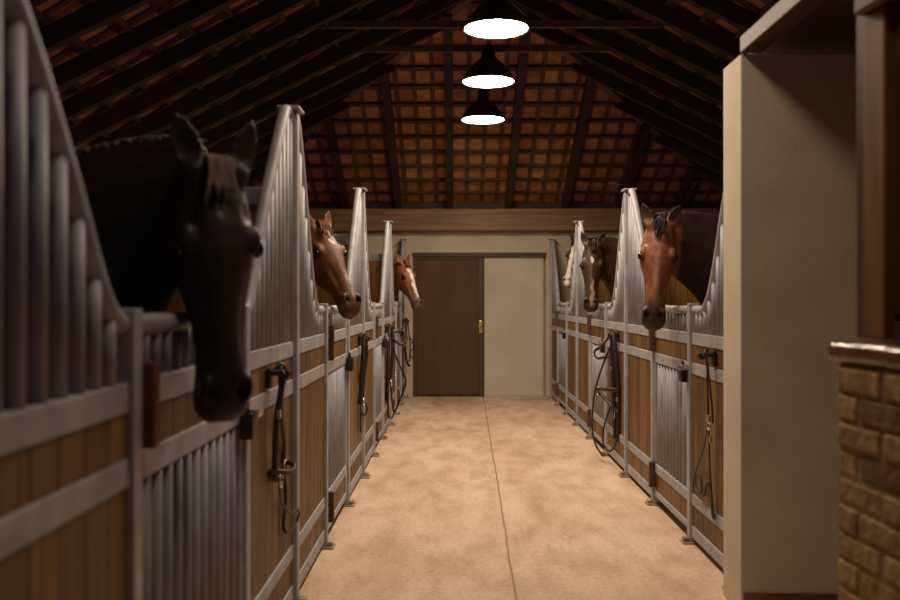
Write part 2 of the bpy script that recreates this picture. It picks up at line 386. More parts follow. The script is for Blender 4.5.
# ------------------------------------------------------------------ roof
ceil = empty('ceiling', (CX, 0, EAVE)); tag(ceil, kind='structure')
def slope_frame(side):
    """origin on eave line, u along eave, s up the slope, n pointing down into the room"""
    c = 1 / math.sqrt(1 + TAN * TAN); sn = TAN * c
    if side == 'hip': return Vector((0, YB, 0)), Vector((1, 0, 0)), Vector((0, -c, sn)), Vector((0, -sn, -c))
    if side == 'left': return Vector((-HW, 0, 0)), Vector((0, 1, 0)), Vector((c, 0, sn)), Vector((sn, 0, -c))
    return Vector((HW, 0, 0)), Vector((0, 1, 0)), Vector((-c, 0, sn)), Vector((-sn, 0, -c))
SL = HW * math.sqrt(1 + TAN * TAN)
TW, TH = .222, .335
def inside(side, u, s):
    r = s / SL * HW                       # horizontal run from eave
    if side == 'hip': return abs(u) <= HW - r + .14
    return u <= YB - r + .14
tiles = MB()
for side in ('hip', 'left', 'right'):
    O, U, S, Nn = slope_frame(side)
    lo, hi = (-HW, HW) if side == 'hip' else (Y0, YB)
    nu = int((hi - lo) / TW) + 1; ns = int(SL / TH) + 1
    for j in range(ns):
        for i in range(nu):
            u0 = lo + i * TW; s0 = j * TH
            if not inside(side, u0 + TW / 2, min(s0 + TH * .5, SL)): continue
            def P(u, s, n): return O + U * u + S * s + Nn * n
            jit = random.uniform(-.004, .004)
            n0, n1 = .030 + jit, .0 + jit          # lower edge hangs further down (laps over the next course)
            a, b_ = u0 + .054, u0 + TW - .004
            s1 = s0 + TH + .03
            # pan panel
            tiles.add([P(a, s0, n0 * .55), P(b_, s0, n0 * .55), P(b_, s1, n1 - .012), P(a, s1, n1 - .012),
                       P(a, s0, -.03), P(b_, s0, -.03), P(b_, s1, -.03), P(a, s1, -.03)],
                      [(0, 1, 2, 3), (0, 4, 5, 1), (1, 5, 6, 2), (3, 7, 4, 0), (2, 6, 7, 3), (4, 7, 6, 5)], 0)
            # rib and nib
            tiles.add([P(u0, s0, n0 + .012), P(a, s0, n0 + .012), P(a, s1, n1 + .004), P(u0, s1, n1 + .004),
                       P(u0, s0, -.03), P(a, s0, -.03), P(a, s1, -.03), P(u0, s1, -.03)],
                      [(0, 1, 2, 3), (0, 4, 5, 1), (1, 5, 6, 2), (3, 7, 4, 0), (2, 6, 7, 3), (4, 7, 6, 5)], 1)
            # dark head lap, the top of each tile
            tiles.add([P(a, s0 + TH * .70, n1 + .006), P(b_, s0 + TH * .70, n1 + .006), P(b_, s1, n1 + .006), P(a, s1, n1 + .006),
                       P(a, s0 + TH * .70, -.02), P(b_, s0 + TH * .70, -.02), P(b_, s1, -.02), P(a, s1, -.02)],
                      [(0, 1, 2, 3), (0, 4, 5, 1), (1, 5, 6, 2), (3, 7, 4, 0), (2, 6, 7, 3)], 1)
tiles.build('tile_roof', [M['tile'], M['tilerib']], ceil)
# weather layer above the tiles keeps the roof opaque
m = MB()
for side in ('hip', 'left', 'right'):
    O, U, S, Nn = slope_frame(side)
    if side == 'hip': q = [O + U * -HW, O + U * HW, O + S * SL]
    else: q = [O + U * Y0, O + U * YB, O + S * SL + U * YAP, O + S * SL + U * Y0]
    q1 = [p - Nn * .035 for p in q]; q2 = [p - Nn * .06 for p in q]; n = len(q)
    m.add(q1 + q2, [tuple(range(n)), tuple(range(2 * n - 1, n - 1, -1))] + [(i, (i + 1) % n, n + (i + 1) % n, n + i) for i in range(n)])
m.build('roof_deck', M['rafter'], ceil)
def slab(a, b, w, side_dir, down, depth, top=.05):
    """a beam from a to b: width w across side_dir, hanging `depth` along `down`"""
    mm = MB(); s = side_dir.normalized() * w / 2
    mm.add([a - s + down * top, a + s + down * top, b + s + down * top, b - s + down * top,
            a - s + down * depth, a + s + down * depth, b + s + down * depth, b - s + down * depth],
           [(3, 2, 1, 0), (4, 5, 6, 7), (0, 1, 5, 4), (1, 2, 6, 5), (2, 3, 7, 6), (3, 0, 4, 7)])
    return mm
RD = .19
# battens
for side in ('hip', 'left', 'right'):
    O, U, S, Nn = slope_frame(side)
    for j in range(1, int(SL / TH) + 1):
        s = j * TH + .01
        if s > SL - .05: continue
        r = s / SL * HW
        lo, hi = (-(HW - r), HW - r) if side == 'hip' else (Y0, YB - r)
        mm = slab(O + U * lo + S * s, O + U * hi + S * s, .036, S, Nn, .06, .03)
        mm.build('batten', M['batten'], ceil)
# rafters
for side in ('left', 'right'):
    O, U, S, Nn = slope_frame(side)
    y = 12.7
    while y > Y0:
        run = min(HW, YB - y); s = run / HW * SL
        mm = slab(O + U * y, O + U * y + S * s, .075, U, Nn, RD)
        mm.build('rafter', M['rafter'], ceil); y -= .62
O, U, S, Nn = slope_frame('hip')
for rx in (-3.35, -2.50, -1.64, -.854, -.097, .765, 1.60, 2.43, 3.27):
    u = rx - CX
    run = HW - abs(u); s = run / HW * SL
    slab(O + U * u + S * .12, O + U * u + S * s, .10, U, Nn, .165).build('rafter', M['rafter'], ceil)
# hip rafters and ridge
for sx in (-1, 1):
    a = Vector((sx * HW, YB, 0)); b = Vector((0, YAP, RIDGE - EAVE)); dv = (b - a).normalized()
    sd = dv.cross(Vector((0, 0, 1))).normalized()
    slab(a, b, .11, sd, Vector((0, 0, -1)), .13, .0).build('hip_rafter', M['hip'], ceil)
slab(Vector((0, Y0, RIDGE - EAVE)), Vector((0, YAP + .1, RIDGE - EAVE)), .06, Vector((1, 0, 0)), Vector((0, 0, -1)), .26, .02).build('ridge_beam', M['rafter'], ceil)
# collar ties
y = 9.05
while y > 0:
    z = 4.06; half = (RIDGE - z) / TAN
    m = MB(); m.box(-half, half, y - .02, y + .02, z - EAVE - .045, z - EAVE + .02); m.build('collar_tie', M['hip'], ceil); y -= .8

# ------------------------------------------------------------------ pendant lamps
LZ = 3.60
lamp0 = empty('pendant_lamp', (CX, 6.95, LZ))
m = MB(); m.lathe([(.262, -.006), (.268, .0), (.262, .012), (.235, .07), (.17, .15), (.10, .215), (.07, .245), (.066, .33), (.05, .36), (.0, .365)], 48)
m.lathe([(.25, .0), (.262, -.006)], 48); m.build('lamp_shade', M['lampshade'], lamp0)
m = MB(); m.lathe([(.0, -.016), (.12, -.013), (.21, -.004), (.25, .004)], 48); dif = m.build('lamp_diffuser', M['lamp'], lamp0)
m = MB(); m.tube([(.0, .0, .36), (0, 0, .395)], .012, 8); m.tube([(0, .016 * math.cos(a), .41 + .016 * math.sin(a)) for a in [2 * PI * k / 12 for k in range(13)]], .004, 6)
m.build('hanging_loop', M['bit'], lamp0)
tag(lamp0, 'nearest and largest of the three round pendant lamps in a row under the ridge', 'pendant lamp', 'pendant lamps under the ridge')
ROD_TOP = {6.95: RIDGE - .24, 8.63: RIDGE - .24, 10.45: EAVE + TAN * (YB - 10.45) - .03, 5.27: RIDGE - .24, 3.6: RIDGE - .24, 1.93: RIDGE - .24}
for yy, lab in ((6.95, None), (8.63, 'middle one of the three glowing round pendant lamps under the ridge'), (10.45, 'farthest and smallest glowing pendant lamp, hanging before the tiled hip slope'),
                (5.27, 'added unseen pendant lamp glowing overhead in the ridge row, before the visible three'), (3.6, 'added unseen pendant lamp, dimmed, in the ridge row closest to the pier'),
                (1.93, 'added unseen pendant lamp, dimmed, at the near end of the ridge row')):  # nearer pendants are unseen, added to shape light and shadow on the pier
    lp = lamp0 if lab is None else copy_tree(lamp0)
    lp.location = (CX, yy, LZ)
    if lab: lp['label'] = lab
    m = MB(); m.tube([(0, 0, .40), (0, 0, ROD_TOP[yy] - LZ)], .006, 6); m.build('hanging_rod', M['black'], lp)
    if yy < 4:
        for ch in lp.children:
            if ch.name.startswith('lamp_diffuser'):
                ch.data = ch.data.copy(); ch.data.materials[0] = M['added_lamp_dim'] if yy > 3 else M['added_lamp_low']

# ------------------------------------------------------------------ stall fronts
PROF = [(.06, 2.335), (.12, 2.325), (.19, 2.27), (.30, 2.15), (.43, 2.0), (.53, 1.885), (.62, 1.765), (.70, 1.655), (.77, 1.55), (.83, 1.47), (.89, 1.415), (HALF - .005, 1.392)]
PROF_FAR = [(.06, 2.335), (.12, 2.325), (.2, 2.22), (.28, 2.07), (.38, 1.89), (.47, 1.71), (.55, 1.57), (.63, 1.47), (.71, 1.41), (.79, 1.392), (HALF - .005, 1.392)]
def prof_z(d, PROF):
    d = abs(d)
    if d <= PROF[0][0]: return PROF[0][1]
    for (a, za), (b, zb) in zip(PROF, PROF[1:]):
        if d <= b: return za + (zb - za) * (d - a) / (b - a)
    return PROF[-1][1]
RAILS = [(1.185, 1.255), (1.01, 1.078), (.235, .30), (.04, .11)]
def plank_mesh(y0, y1, z0, z1, w=.12):
    mm = MB(); k = math.floor(y0 / w)
    while k * w < y1:
        a, b = max(y0, k * w), min(y1, (k + 1) * w)
        if b - a > .004:
            mm.box(-.016, .016, a + .0012, b - .0012, z0, z1, bev=.003 if b - a > .03 else 0.)
        k += 1
    return mm
# local frame: y along the aisle wall, +x towards the aisle
def make_panel(near=True, far=True, label='', loc=(0, 0, 0), rz=0., hooks=(), steep=1):
    root = empty('stall_fence', loc, rz)
    y0 = -HALF if near else .06; y1 = HALF if far else -.06
    cp = -0. if (near and far) else (.09 if far else -.09)
    for z0, z1 in RAILS:
        m = MB(); m.box(-.022, .022, y0, y1, z0, z1, bev=.004); m.build('rail', M['rail'], root)
    for z0, z1 in ((1.078, 1.185), (.30, 1.01), (.11, .235)):
        plank_mesh(y0, y1, z0, z1).build('plank_infill', M['planks'], root)
    # vertical bars
    n = int(round((y1 - y0) / .083))
    for k in range(1, n):
        y = y0 + (y1 - y0) * k / n
        if abs(y - cp) < .04: continue
        m = MB(); m.cyl(0, y, 1.25, prof_z(y, PROF_FAR if y * steep > 0 else PROF) - .01, .0185, 10); m.build('bar', M['steel'], root)
    # sloping top tubes
    for sg, on in ((-1, near), (1, far)):
        if not on: continue
        pts = smooth_path([(0, sg * .02, 2.30), (0, sg * .055, 2.325)] + [(0, sg * d, z) for d, z in (PROF_FAR if sg == steep else PROF)[1:]], 4)
        m = MB(); m.tube(pts, .026, 14); m.build('top_tube', M['rail'], root)
    # centre post with cap
    m = MB(); m.box(-.025, .040, cp - .03, cp + .03, 0.012, 2.345, bev=.005); m.build('post', M['rail'], root)
    m = MB(); m.box(-.05, .055, cp - .075, cp + .075, 2.345, 2.36, bev=.005); m.build('post_cap', M['rail'], root)
    m = MB(); m.box(-.05, .085, cp - .055, cp + .055, 0, .012, bev=.003); m.box(.042, .075, cp - .03, cp + .03, .012, .04, bev=.006); m.build('foot_plate', M['foot'], root)
    for sg, on in ((-1, near), (1, far)):
        if not on: continue
        y = sg * (HALF + .015)
        m = MB(); m.box(-.025, .035, y - .03, y + .03, .012, 1.43, bev=.005); m.build('post', M['rail'], root)
        m = MB(); m.box(-.045, .075, y - .05, y + .05, 0, .012, bev=.003); m.box(.036, .066, y - .028, y + .028, .012, .036, bev=.006); m.build('foot_plate', M['foot'], root)
    for hy in hooks:
        m = MB(); m.box(.020, .034, hy - .03, hy + .03, 1.09, 1.175, bev=.003)
        m.tube(smooth_path([(.03, hy, 1.15), (.07, hy, 1.15), (.095, hy, 1.138), (.102, hy, 1.162)], 4), .012, 8)
        m.box(.03, .085, hy - .022, hy + .022, 1.148, 1.164, bev=.004); m.build('hook', M['black'], root)
    tag(root, label, 'fence', 'galvanised stall front fences')
    return root

GW = (2.95 - 2 * HALF - .09) / 2     # half gate width
def make_gate(gw):
    root = empty('stall_gate')
    for sg in (-1, 1):
        m = MB(); m.box(-.02, .02, sg * gw - .02, sg * gw + .02, .06, 1.375, bev=.004); m.build('stile', M['rail'], root)
    for z0, z1 in RAILS:
        m = MB(); m.box(-.021, .023, -gw + .02, gw - .02, z0 + (.03 if z0 < .1 else 0), z1, bev=.004); m.build('rail', M['rail'], root)
    m = MB(); m.tube([(0, -gw - .015, 1.39), (0, gw + .015, 1.39)], .026, 14); m.build('top_tube', M['rail'], root)
    plank_mesh(-gw + .02, gw - .02, 1.078, 1.185).build('plank_infill', M['planks'], root)
    plank_mesh(-gw + .02, gw - .02, .11, .235).build('plank_infill', M['planks'], root)
    n = int(round(2 * gw / .083))
    for k in range(1, n):
        y = -gw + 2 * gw * k / n
        m = MB(); m.cyl(0, y, 1.25, 1.385, .0165, 10); m.build('bar', M['steel'], root)
        m = MB(); m.cyl(0, y, .295, 1.015, .0185, 10); m.build('bar', M['steel'], root)
    for z0, z1 in ((1.09, 1.30), (.13, .31)):
        m = MB(); m.box(.0, .062, -gw - .012, -gw + .028, z0, z1, bev=.005); m.build('hinge_block', M['hinge'], root)
    m = MB(); m.box(.024, .07, gw - .05, gw + .02, .955, 1.05, bev=.006); m.tube([(.045, gw - .035, 1.05), (.05, gw - .04, 1.085)], .009, 8)
    lt = m.build('latch', M['black'], root)
    m = MB(); m.box(.03, .085, gw - .02, gw + .055, 1.03, 1.062, bev=.005); m.build('bolt', M['bit'], lt)
    return root

lab_l = ['grey barred stall fence at the left picture edge, nearest the camera', 'tall spired stall fence on the left, just beyond the near black horse',
         'second spired stall fence on the left, beyond the chestnut with a star', 'third spired stall fence on the left, just before the blaze-faced chestnut']
hooks_l = [(), (-.58,), (-.26,), (-.55,)]
for p, lb, hk in zip(PL, lab_l, hooks_l): make_panel(True, True, lb, (XL, p, 0), 0, hk, 1 if p > 2 else 0)
make_panel(True, False, 'half stall fence on the left ending against the back wall', (XL, YB - .035, 0), 0, (-.35,))
lab_r = ['tall spired stall fence on the right, just beyond the plain-faced bay horse', 'farther spired stall fence on the right, half hiding the white-faced horse']
hooks_r = [(-.38,), ()]
for p, lb, hk in zip(PR, lab_r, hooks_r): make_panel(True, True, lb, (XR, p, 0), PI, hk, -1)
make_panel(False, True, 'half stall fence on the right ending against the back wall', (XR, YB - .035, 0), PI, (), -1)
make_panel(True, False, 'half stall fence on the right, emerging from behind the plaster pier', (XR, 4.27, 0), PI, (-.48,), -1)

g_l = [(2.625, 'nearest stall gate on the left, under the black horse\'s muzzle'), (5.65, 'second stall gate on the left, under the chestnut with a star'),
       (8.625, 'empty stall gate on the left, between the second and third spires'), (11.573, 'farthest stall gate on the left, under the blaze-faced chestnut')]
g_r = [(5.735, 'nearest stall gate on the right, under the bay horse'), (8.665, 'middle stall gate on the right, under the dark horse with a snip'),
       (11.588, 'farthest stall gate on the right, under the white-faced horse')]
gate0 = make_gate(GW - .012)
near_gate = make_gate((4.15 - 1.10 - 2 * HALF - .09) / 2 - .012)
first = True
for lst, x, rz in ((g_l, XL, 0.), (g_r, XR, PI)):
    for y, lb in lst:
        if y < 3: g = near_gate
        else:
            g = gate0 if first else copy_tree(gate0); first = False
        g.location = (x, y, 0); g.rotation_euler = (0, 0, rz); tag(g, lb, 'stall gate', 'stall gates')

# wooden partitions between the stalls
def make_partition(x0, x1, y, label):
    root = empty('stall_partition', ((x0 + x1) / 2, y, 0)); h = (x1 - x0) / 2
    w = .14; n = int(2 * h / w) + 1
    m = MB()
    for k in range(n):
        a, b = -h + k * w, min(h, -h + (k + 1) * w)
        m.box(a + .001, b - .001, -.018, .018, .02, 1.90, bev=.003 if b - a > .03 else 0)
    m.build('plank_infill', M['part_planks'], root)
    m = MB(); m.box(-h, h, -.028, .028, 1.90, 1.985, bev=.005); m.build('top_rail', M['rail'], root)
    m = MB(); m.box(-h, h, -.026, .026, 0, .05, bev=.004); m.build('bottom_rail', M['rail'], root)
    tag(root, label, 'partition', 'plank partitions between stalls')
for p, lb in zip(PL[1:], ('plank stall partition on the left behind the near black horse', 'plank stall partition on the left behind the chestnut with a star', 'plank stall partition on the left behind the empty gate')):
    make_partition(WL + .01, XL - .05, p + .01, lb)
for p, lb in zip(PR, ('plank stall partition on the right behind the bay horse', 'plank stall partition on the right behind the dark horse with a snip')):
    make_partition(XR + .05, WR - .01, p - .01, lb)

# ------------------------------------------------------------------ bridles
def bridle(loc, rz, straps, rings, label, extra=()):
    root = empty('bridle', loc, rz)
    for nm, pts, r in straps:
        m = MB(); m.tube(smooth_path(pts, 6), r, 8, flat=.55); m.build(nm, M['leather'], root)
    for c, r in rings:
        m = MB(); m.tube([(c[0], c[1] + r * math.cos(a), c[2] + r * math.sin(a)) for a in [2 * PI * k / 16 for k in range(17)]], .005, 6); m.build('bit_ring', M['bit'], root)
    for p in extra:
        m = MB(); m.box(p[0] - .008, p[0] + .008, p[1] - .014, p[1] + .014, p[2] - .018, p[2] + .018, bev=.003); m.build('buckle', M['bit'], root)
    tag(root, label, 'bridle', 'bridles hanging on the stall fronts')
# points are (out from wall, along, up) relative to the hook tip
bridle((XL + .06, 3.62, 1.15), 0,
       [('headstall', [(-.02, -.03, .0), (.0, -.01, .03), (.02, .02, .0), (.0, .04, -.08), (-.02, .13, -.2), (-.03, .24, -.33), (-.04, .26, -.42)], .013),
        ('cheek_strap', [(.0, -.01, .025), (.01, -.03, -.05), (-.01, -.03, -.2), (-.02, -.02, -.40), (-.03, .05, -.46)], .012),
        ('noseband', [(-.03, -.05, -.40), (.03, .08, -.43), (.02, .2, -.42), (-.04, .29, -.43), (-.05, .2, -.46), (-.05, .05, -.45), (-.03, -.05, -.40)], .012),
        ('reins', [(-.01, .03, -.44), (-.02, .12, -.56), (-.01, .28, -.65), (.0, .42, -.67), (-.01, .43, -.73), (-.02, .28, -.74), (-.03, .22, -.69), (-.03, .27, -.58), (-.04, .27, -.44)], .008)],
       [((.0, .02, -.45), .03), ((-.03, .26, -.44), .03)], 'black leather bridle hanging below the nearest spired panel on the left', [(.0, -.03, -.17)])
bridle((XL + .06, 6.89, 1.15), 0,
       [('headstall', [(-.02, -.04, .0), (.0, -.02, .03), (.02, .03, .0), (.01, .03, -.12), (.0, .06, -.2), (-.01, .16, -.26), (-.03, .12, -.33), (-.03, .03, -.3)], .018),
        ('cheek_strap', [(.0, -.01, .02), (.0, -.04, -.1), (-.01, -.03, -.25), (-.02, -.02, -.42), (-.03, -.03, -.52)], .018),
        ('cheek_strap', [(.01, .01, .02), (.02, .0, -.12), (.0, -.01, -.3), (-.01, .0, -.45), (-.02, .02, -.53)], .015),
        ('reins', [(-.02, .0, -.50), (-.01, -.09, -.56), (-.02, -.06, -.66), (-.02, .0, -.74), (-.03, .03, -.70), (-.02, -.01, -.6), (-.02, .02, -.52), (.0, .16, -.54), (.0, .22, -.60), (-.02, .14, -.63), (-.03, .05, -.54)], .011)],
       [((.0, -.02, -.5), .035)], 'bundled dark bridle hanging beneath the second spire on the left', [(.0, .02, -.2)])
bridle((XL + .06, 9.55, 1.15), 0,
       [('headstall', [(-.02, -.04, .0), (.0, -.02, .03), (.02, .03, .0), (.02, .10, -.06), (.14, .12, -.04), (.18, .1, -.12), (.12, .05, -.19), (.03, .02, -.12)], .015),
        ('cheek_strap', [(.0, -.01, .02), (.0, -.06, -.1), (-.01, -.1, -.35), (-.02, -.08, -.62), (-.03, -.04, -.8)], .018),
        ('cheek_strap', [(.01, .01, .02), (.03, .03, -.12), (.02, .04, -.4), (.0, .03, -.6)], .018),
        ('reins', [(.0, -.06, -.3), (-.01, -.12, -.65), (-.01, -.06, -.94), (.02, .06, -.99), (.08, .12, -.86), (.17, .12, -.62), (.14, .08, -.5), (.05, .06, -.28), (.02, .02, -.05)], .012),
        ('reins', [(.0, .05, -.5), (.02, .04, -.78), (.04, .1, -.94)], .010)],
       [((.06, .04, -.52), .05), ((.02, -.02, -.6), .045)], 'long looped black bridle hanging beneath the third spire on the left', [(.16, .1, -.2)])
bridle((XL + .06, YB - .385, 1.15), 0,
       [('headstall', [(-.02, -.04, .0), (.0, -.02, .03), (.02, .03, .0), (.03, .03, -.12), (.05, .03, -.3), (.06, .04, -.5), (.09, .05, -.55)], .016),
        ('cheek_strap', [(.0, -.01, .02), (.0, -.04, -.2), (-.01, -.04, -.45), (.02, .0, -.62), (.06, .02, -.66)], .016),
        ('reins', [(.05, .02, -.25), (.10, .0, -.32), (.11, .02, -.4), (.06, .02, -.45), (.05, .02, -.6)], .010)],
       [((.08, .03, -.3), .04)], 'dark bridle hanging in the far left corner next to the brown door')
bridle((XR - .06, 4.76, 1.15), PI,
       [('headstall', [(-.02, -.03, .0), (.0, -.01, .03), (.02, .02, .0), (.01, .03, -.05), (.0, .02, -.3), (-.01, .02, -.6), (-.02, .03, -.8), (-.03, .03, -.87), (-.03, .0, -.87), (-.02, .0, -.76)], .009),
        ('cheek_strap', [(.0, -.01, .02), (.01, .05, -.05), (-.01, .06, -.28), (-.02, .04, -.36)], .010),
        ('reins', [(.0, .02, -.36), (-.01, -.1, -.52), (-.01, -.26, -.68), (-.01, -.30, -.79), (-.02, -.19, -.79), (-.01, -.16, -.70), (-.01, -.23, -.69), (-.02, -.29, -.77), (-.02, -.15, -.80), (-.01, -.02, -.69), (-.02, .01, -.75), (-.02, .02, -.82)], .007)],
       [((.0, .03, -.38), .022)], 'thin rope-like bridle with small loops hanging next to the plaster pier', [(.0, .03, -.34), (-.01, .03, -.45)])
bridle((XR - .06, 7.58, 1.15), PI,
       [('headstall', [(-.02, .04, .0), (.0, .02, .03), (.02, -.03, .0), (.04, -.12, -.05), (.06, -.3, -.12), (.1, -.42, -.17), (.08, -.40, -.23), (.04, -.2, -.21), (.01, -.02, -.2)], .015),
        ('cheek_strap', [(.0, .0, .02), (.01, -.02, -.1), (.0, -.01, -.4), (-.01, .0, -.7), (-.02, -.02, -.9)], .020),
        ('cheek_strap', [(.01, .03, .02), (.0, .08, -.12), (-.02, .09, -.4), (-.03, .08, -.7), (-.03, .04, -.92)], .020),
        ('noseband', [(-.02, .1, -.47), (.06, -.05, -.48), (.09, -.25, -.5), (.08, -.38, -.53), (.05, -.25, -.56), (.0, -.02, -.63), (-.02, .1, -.66)], .017),
        ('reins', [(.01, -.03, -.08), (.06, -.15, -.25), (.11, -.3, -.5), (.12, -.42, -.75), (.11, -.45, -.92), (.09, -.36, -1.03), (.05, -.22, -1.09)], .012),
        ('reins', [(.01, -.05, -.62), (.05, -.15, -.78), (.06, -.2, -.95), (.03, -.1, -1.02), (.0, .0, -.98), (-.02, .05, -.88)], .011)],
       [((.08, -.37, -.52), .04), ((.0, .0, -.68), .045)], 'large black bridle with looping reins hanging beyond the tall right spire', [(.02, -.02, -.3), (-.01, .09, -.55)])

# ------------------------------------------------------------------ tack room side: brick dwarf wall, cap, window, beam
BY, BX = 2.43, 1.052
th = math.radians(4)
bw = empty('wall_brick', (BX, BY, 0), th); tag(bw, kind='structure')
# local: -y runs towards the camera, +x away from the aisle
m = MB(); m.box(.006, .22, -3.4, -.006, 0, 1.275); m.build('mortar_core', M['mortar'], bw)
m = MB(); pitch = .0755; r = 0
def brick(a, b, z):
    bm_j = random.uniform(-.004, .004)
    m.box(.0 + bm_j, .10, -b, -a, z + .005 + random.uniform(-.002, .002), z + pitch - .005 + random.uniform(-.002, .002), bev=.008)
z = 1.27 - pitch * 17
while r < 17:
    y = 0.
    first_len = .105 if r % 2 else .218
    while y < 3.3:
        ln = first_len if y == 0 else .218
        brick(y + .001 + random.uniform(0, .004), y + ln - random.uniform(0, .004), z); y += ln + .011
    z += pitch; r += 1
m.build('brick_face', M['brick'], bw)
cap = MB()
prof = []
for a in range(0, 9):
    t = PI / 2 + PI * a / 8
    prof.append((.022 + .032 * math.cos(t), 1.305 + .033 * math.sin(t)))
prof += [(.26, 1.272), (.26, 1.338)]
y = .03
while y > -3.3:
    ln = .27
    cap.rings([[(px, y, pz) for px, pz in prof], [(px, y - .008, pz + .001) for px, pz in prof], [(px, y - ln + .004, pz + .001) for px, pz in prof], [(px, y - ln, pz) for px, pz in prof]], True, 0, True)
    y -= ln + .002
o = cap.build('trim_1', M['glaze']); o.location = (BX, BY, 0); o.rotation_euler = (0, 0, th); tag(o, kind='structure')
wn = empty('window_1', (BX, BY, 0), th); tag(wn, kind='structure')
m = MB(); m.box(.045, .16, -.075, -.02, 1.346, 2.75, bev=.004); m.build('outer_stile', M['framedark'], wn)
m = MB(); m.box(.035, .15, -.175, -.075, 1.347, 2.21, bev=.005); m.build('post', M['framewood'], wn)
m = MB(); m.box(.05, .15, -3.3, -.175, 1.346, 1.395, bev=.004); m.build('bottom_rail', M['framedark'], wn)
m = MB(); m.box(.01, .16, -3.3, -.07, 2.21, 2.29, bev=.01); m.box(.03, .16, -3.3, -.075, 2.29, 2.75); m.build('head_moulding', M['framedark'], wn)
m = MB(); m.box(.06, .13, -.235, -.175, 1.41, 2.21, bev=.004); m.build('sash_stile', M['framedark'], wn)
m = MB(); m.box(.07, .12, -3.3, -.235, 1.635, 1.67, bev=.003); m.build('glazing_bar', M['framewood'], wn)
m = MB(); m.box(.09, .096, -3.3, -.235, 1.41, 2.21); m.build('pane', M['glass'], wn)
# beam on the pier, running towards the camera
m = MB(); m.box(PX - .002, PX + .10, Y0, PY0 + .01, 2.587, 2.665, bev=.006)
tag(m.build('wooden_beam', M['darkwood']), 'short dark glossy beam resting on the plaster pier at top right', 'beam')
m = MB()
k = PX + .12
while k < WR - .02:
    m.box(k, min(k + .148, WR - .01), Y0, PY1, 2.64, 2.665, bev=.003); k += .15
tag(m.build('ceiling_tackroom', M['rafter']), kind='structure')

# ------------------------------------------------------------------ horses
def sect(c, fw, up, sd, hu, hd, w, shape, n=18):
    """closed ring: hu above centre, hd below; shape(t) -> width factor for t in [-1,1] (bottom..top)"""
    out = []
    for k in range(n):
        a = 2 * PI * k / n
        y = math.sin(a); x = math.cos(a)
        h = hu * y if y > 0 else hd * y
        out.append(c + up * h + sd * (w * x * shape(y)))
    return out
def oval(y): return 1.

HEAD = [  # u, dorsal, ventral, half width, top narrowing, bottom narrowing
    (-.075, -.055, -.17, .050, .0, .0), (-.05, -.022, -.215, .076, .0, .1), (0, .0, -.25, .092, .0, .25), (.07, .016, -.285, .104, .0, .36), (.14, .024, -.298, .113, .0, .42),
    (.20, .025, -.295, .113, .04, .45), (.26, .02, -.272, .101, .12, .46), (.32, .012, -.235, .085, .20, .38), (.39, .006, -.19, .071, .26, .22), (.46, .002, -.162, .064, .22, .08),
    (.52, -.002, -.155, .068, .10, .05), (.56, -.010, -.154, .074, .04, .05), (.595, -.024, -.154, .073, .0, .05), (.622, -.044, -.146, .060, .0, .0), (.640, -.072, -.128, .036, .0, .0)]

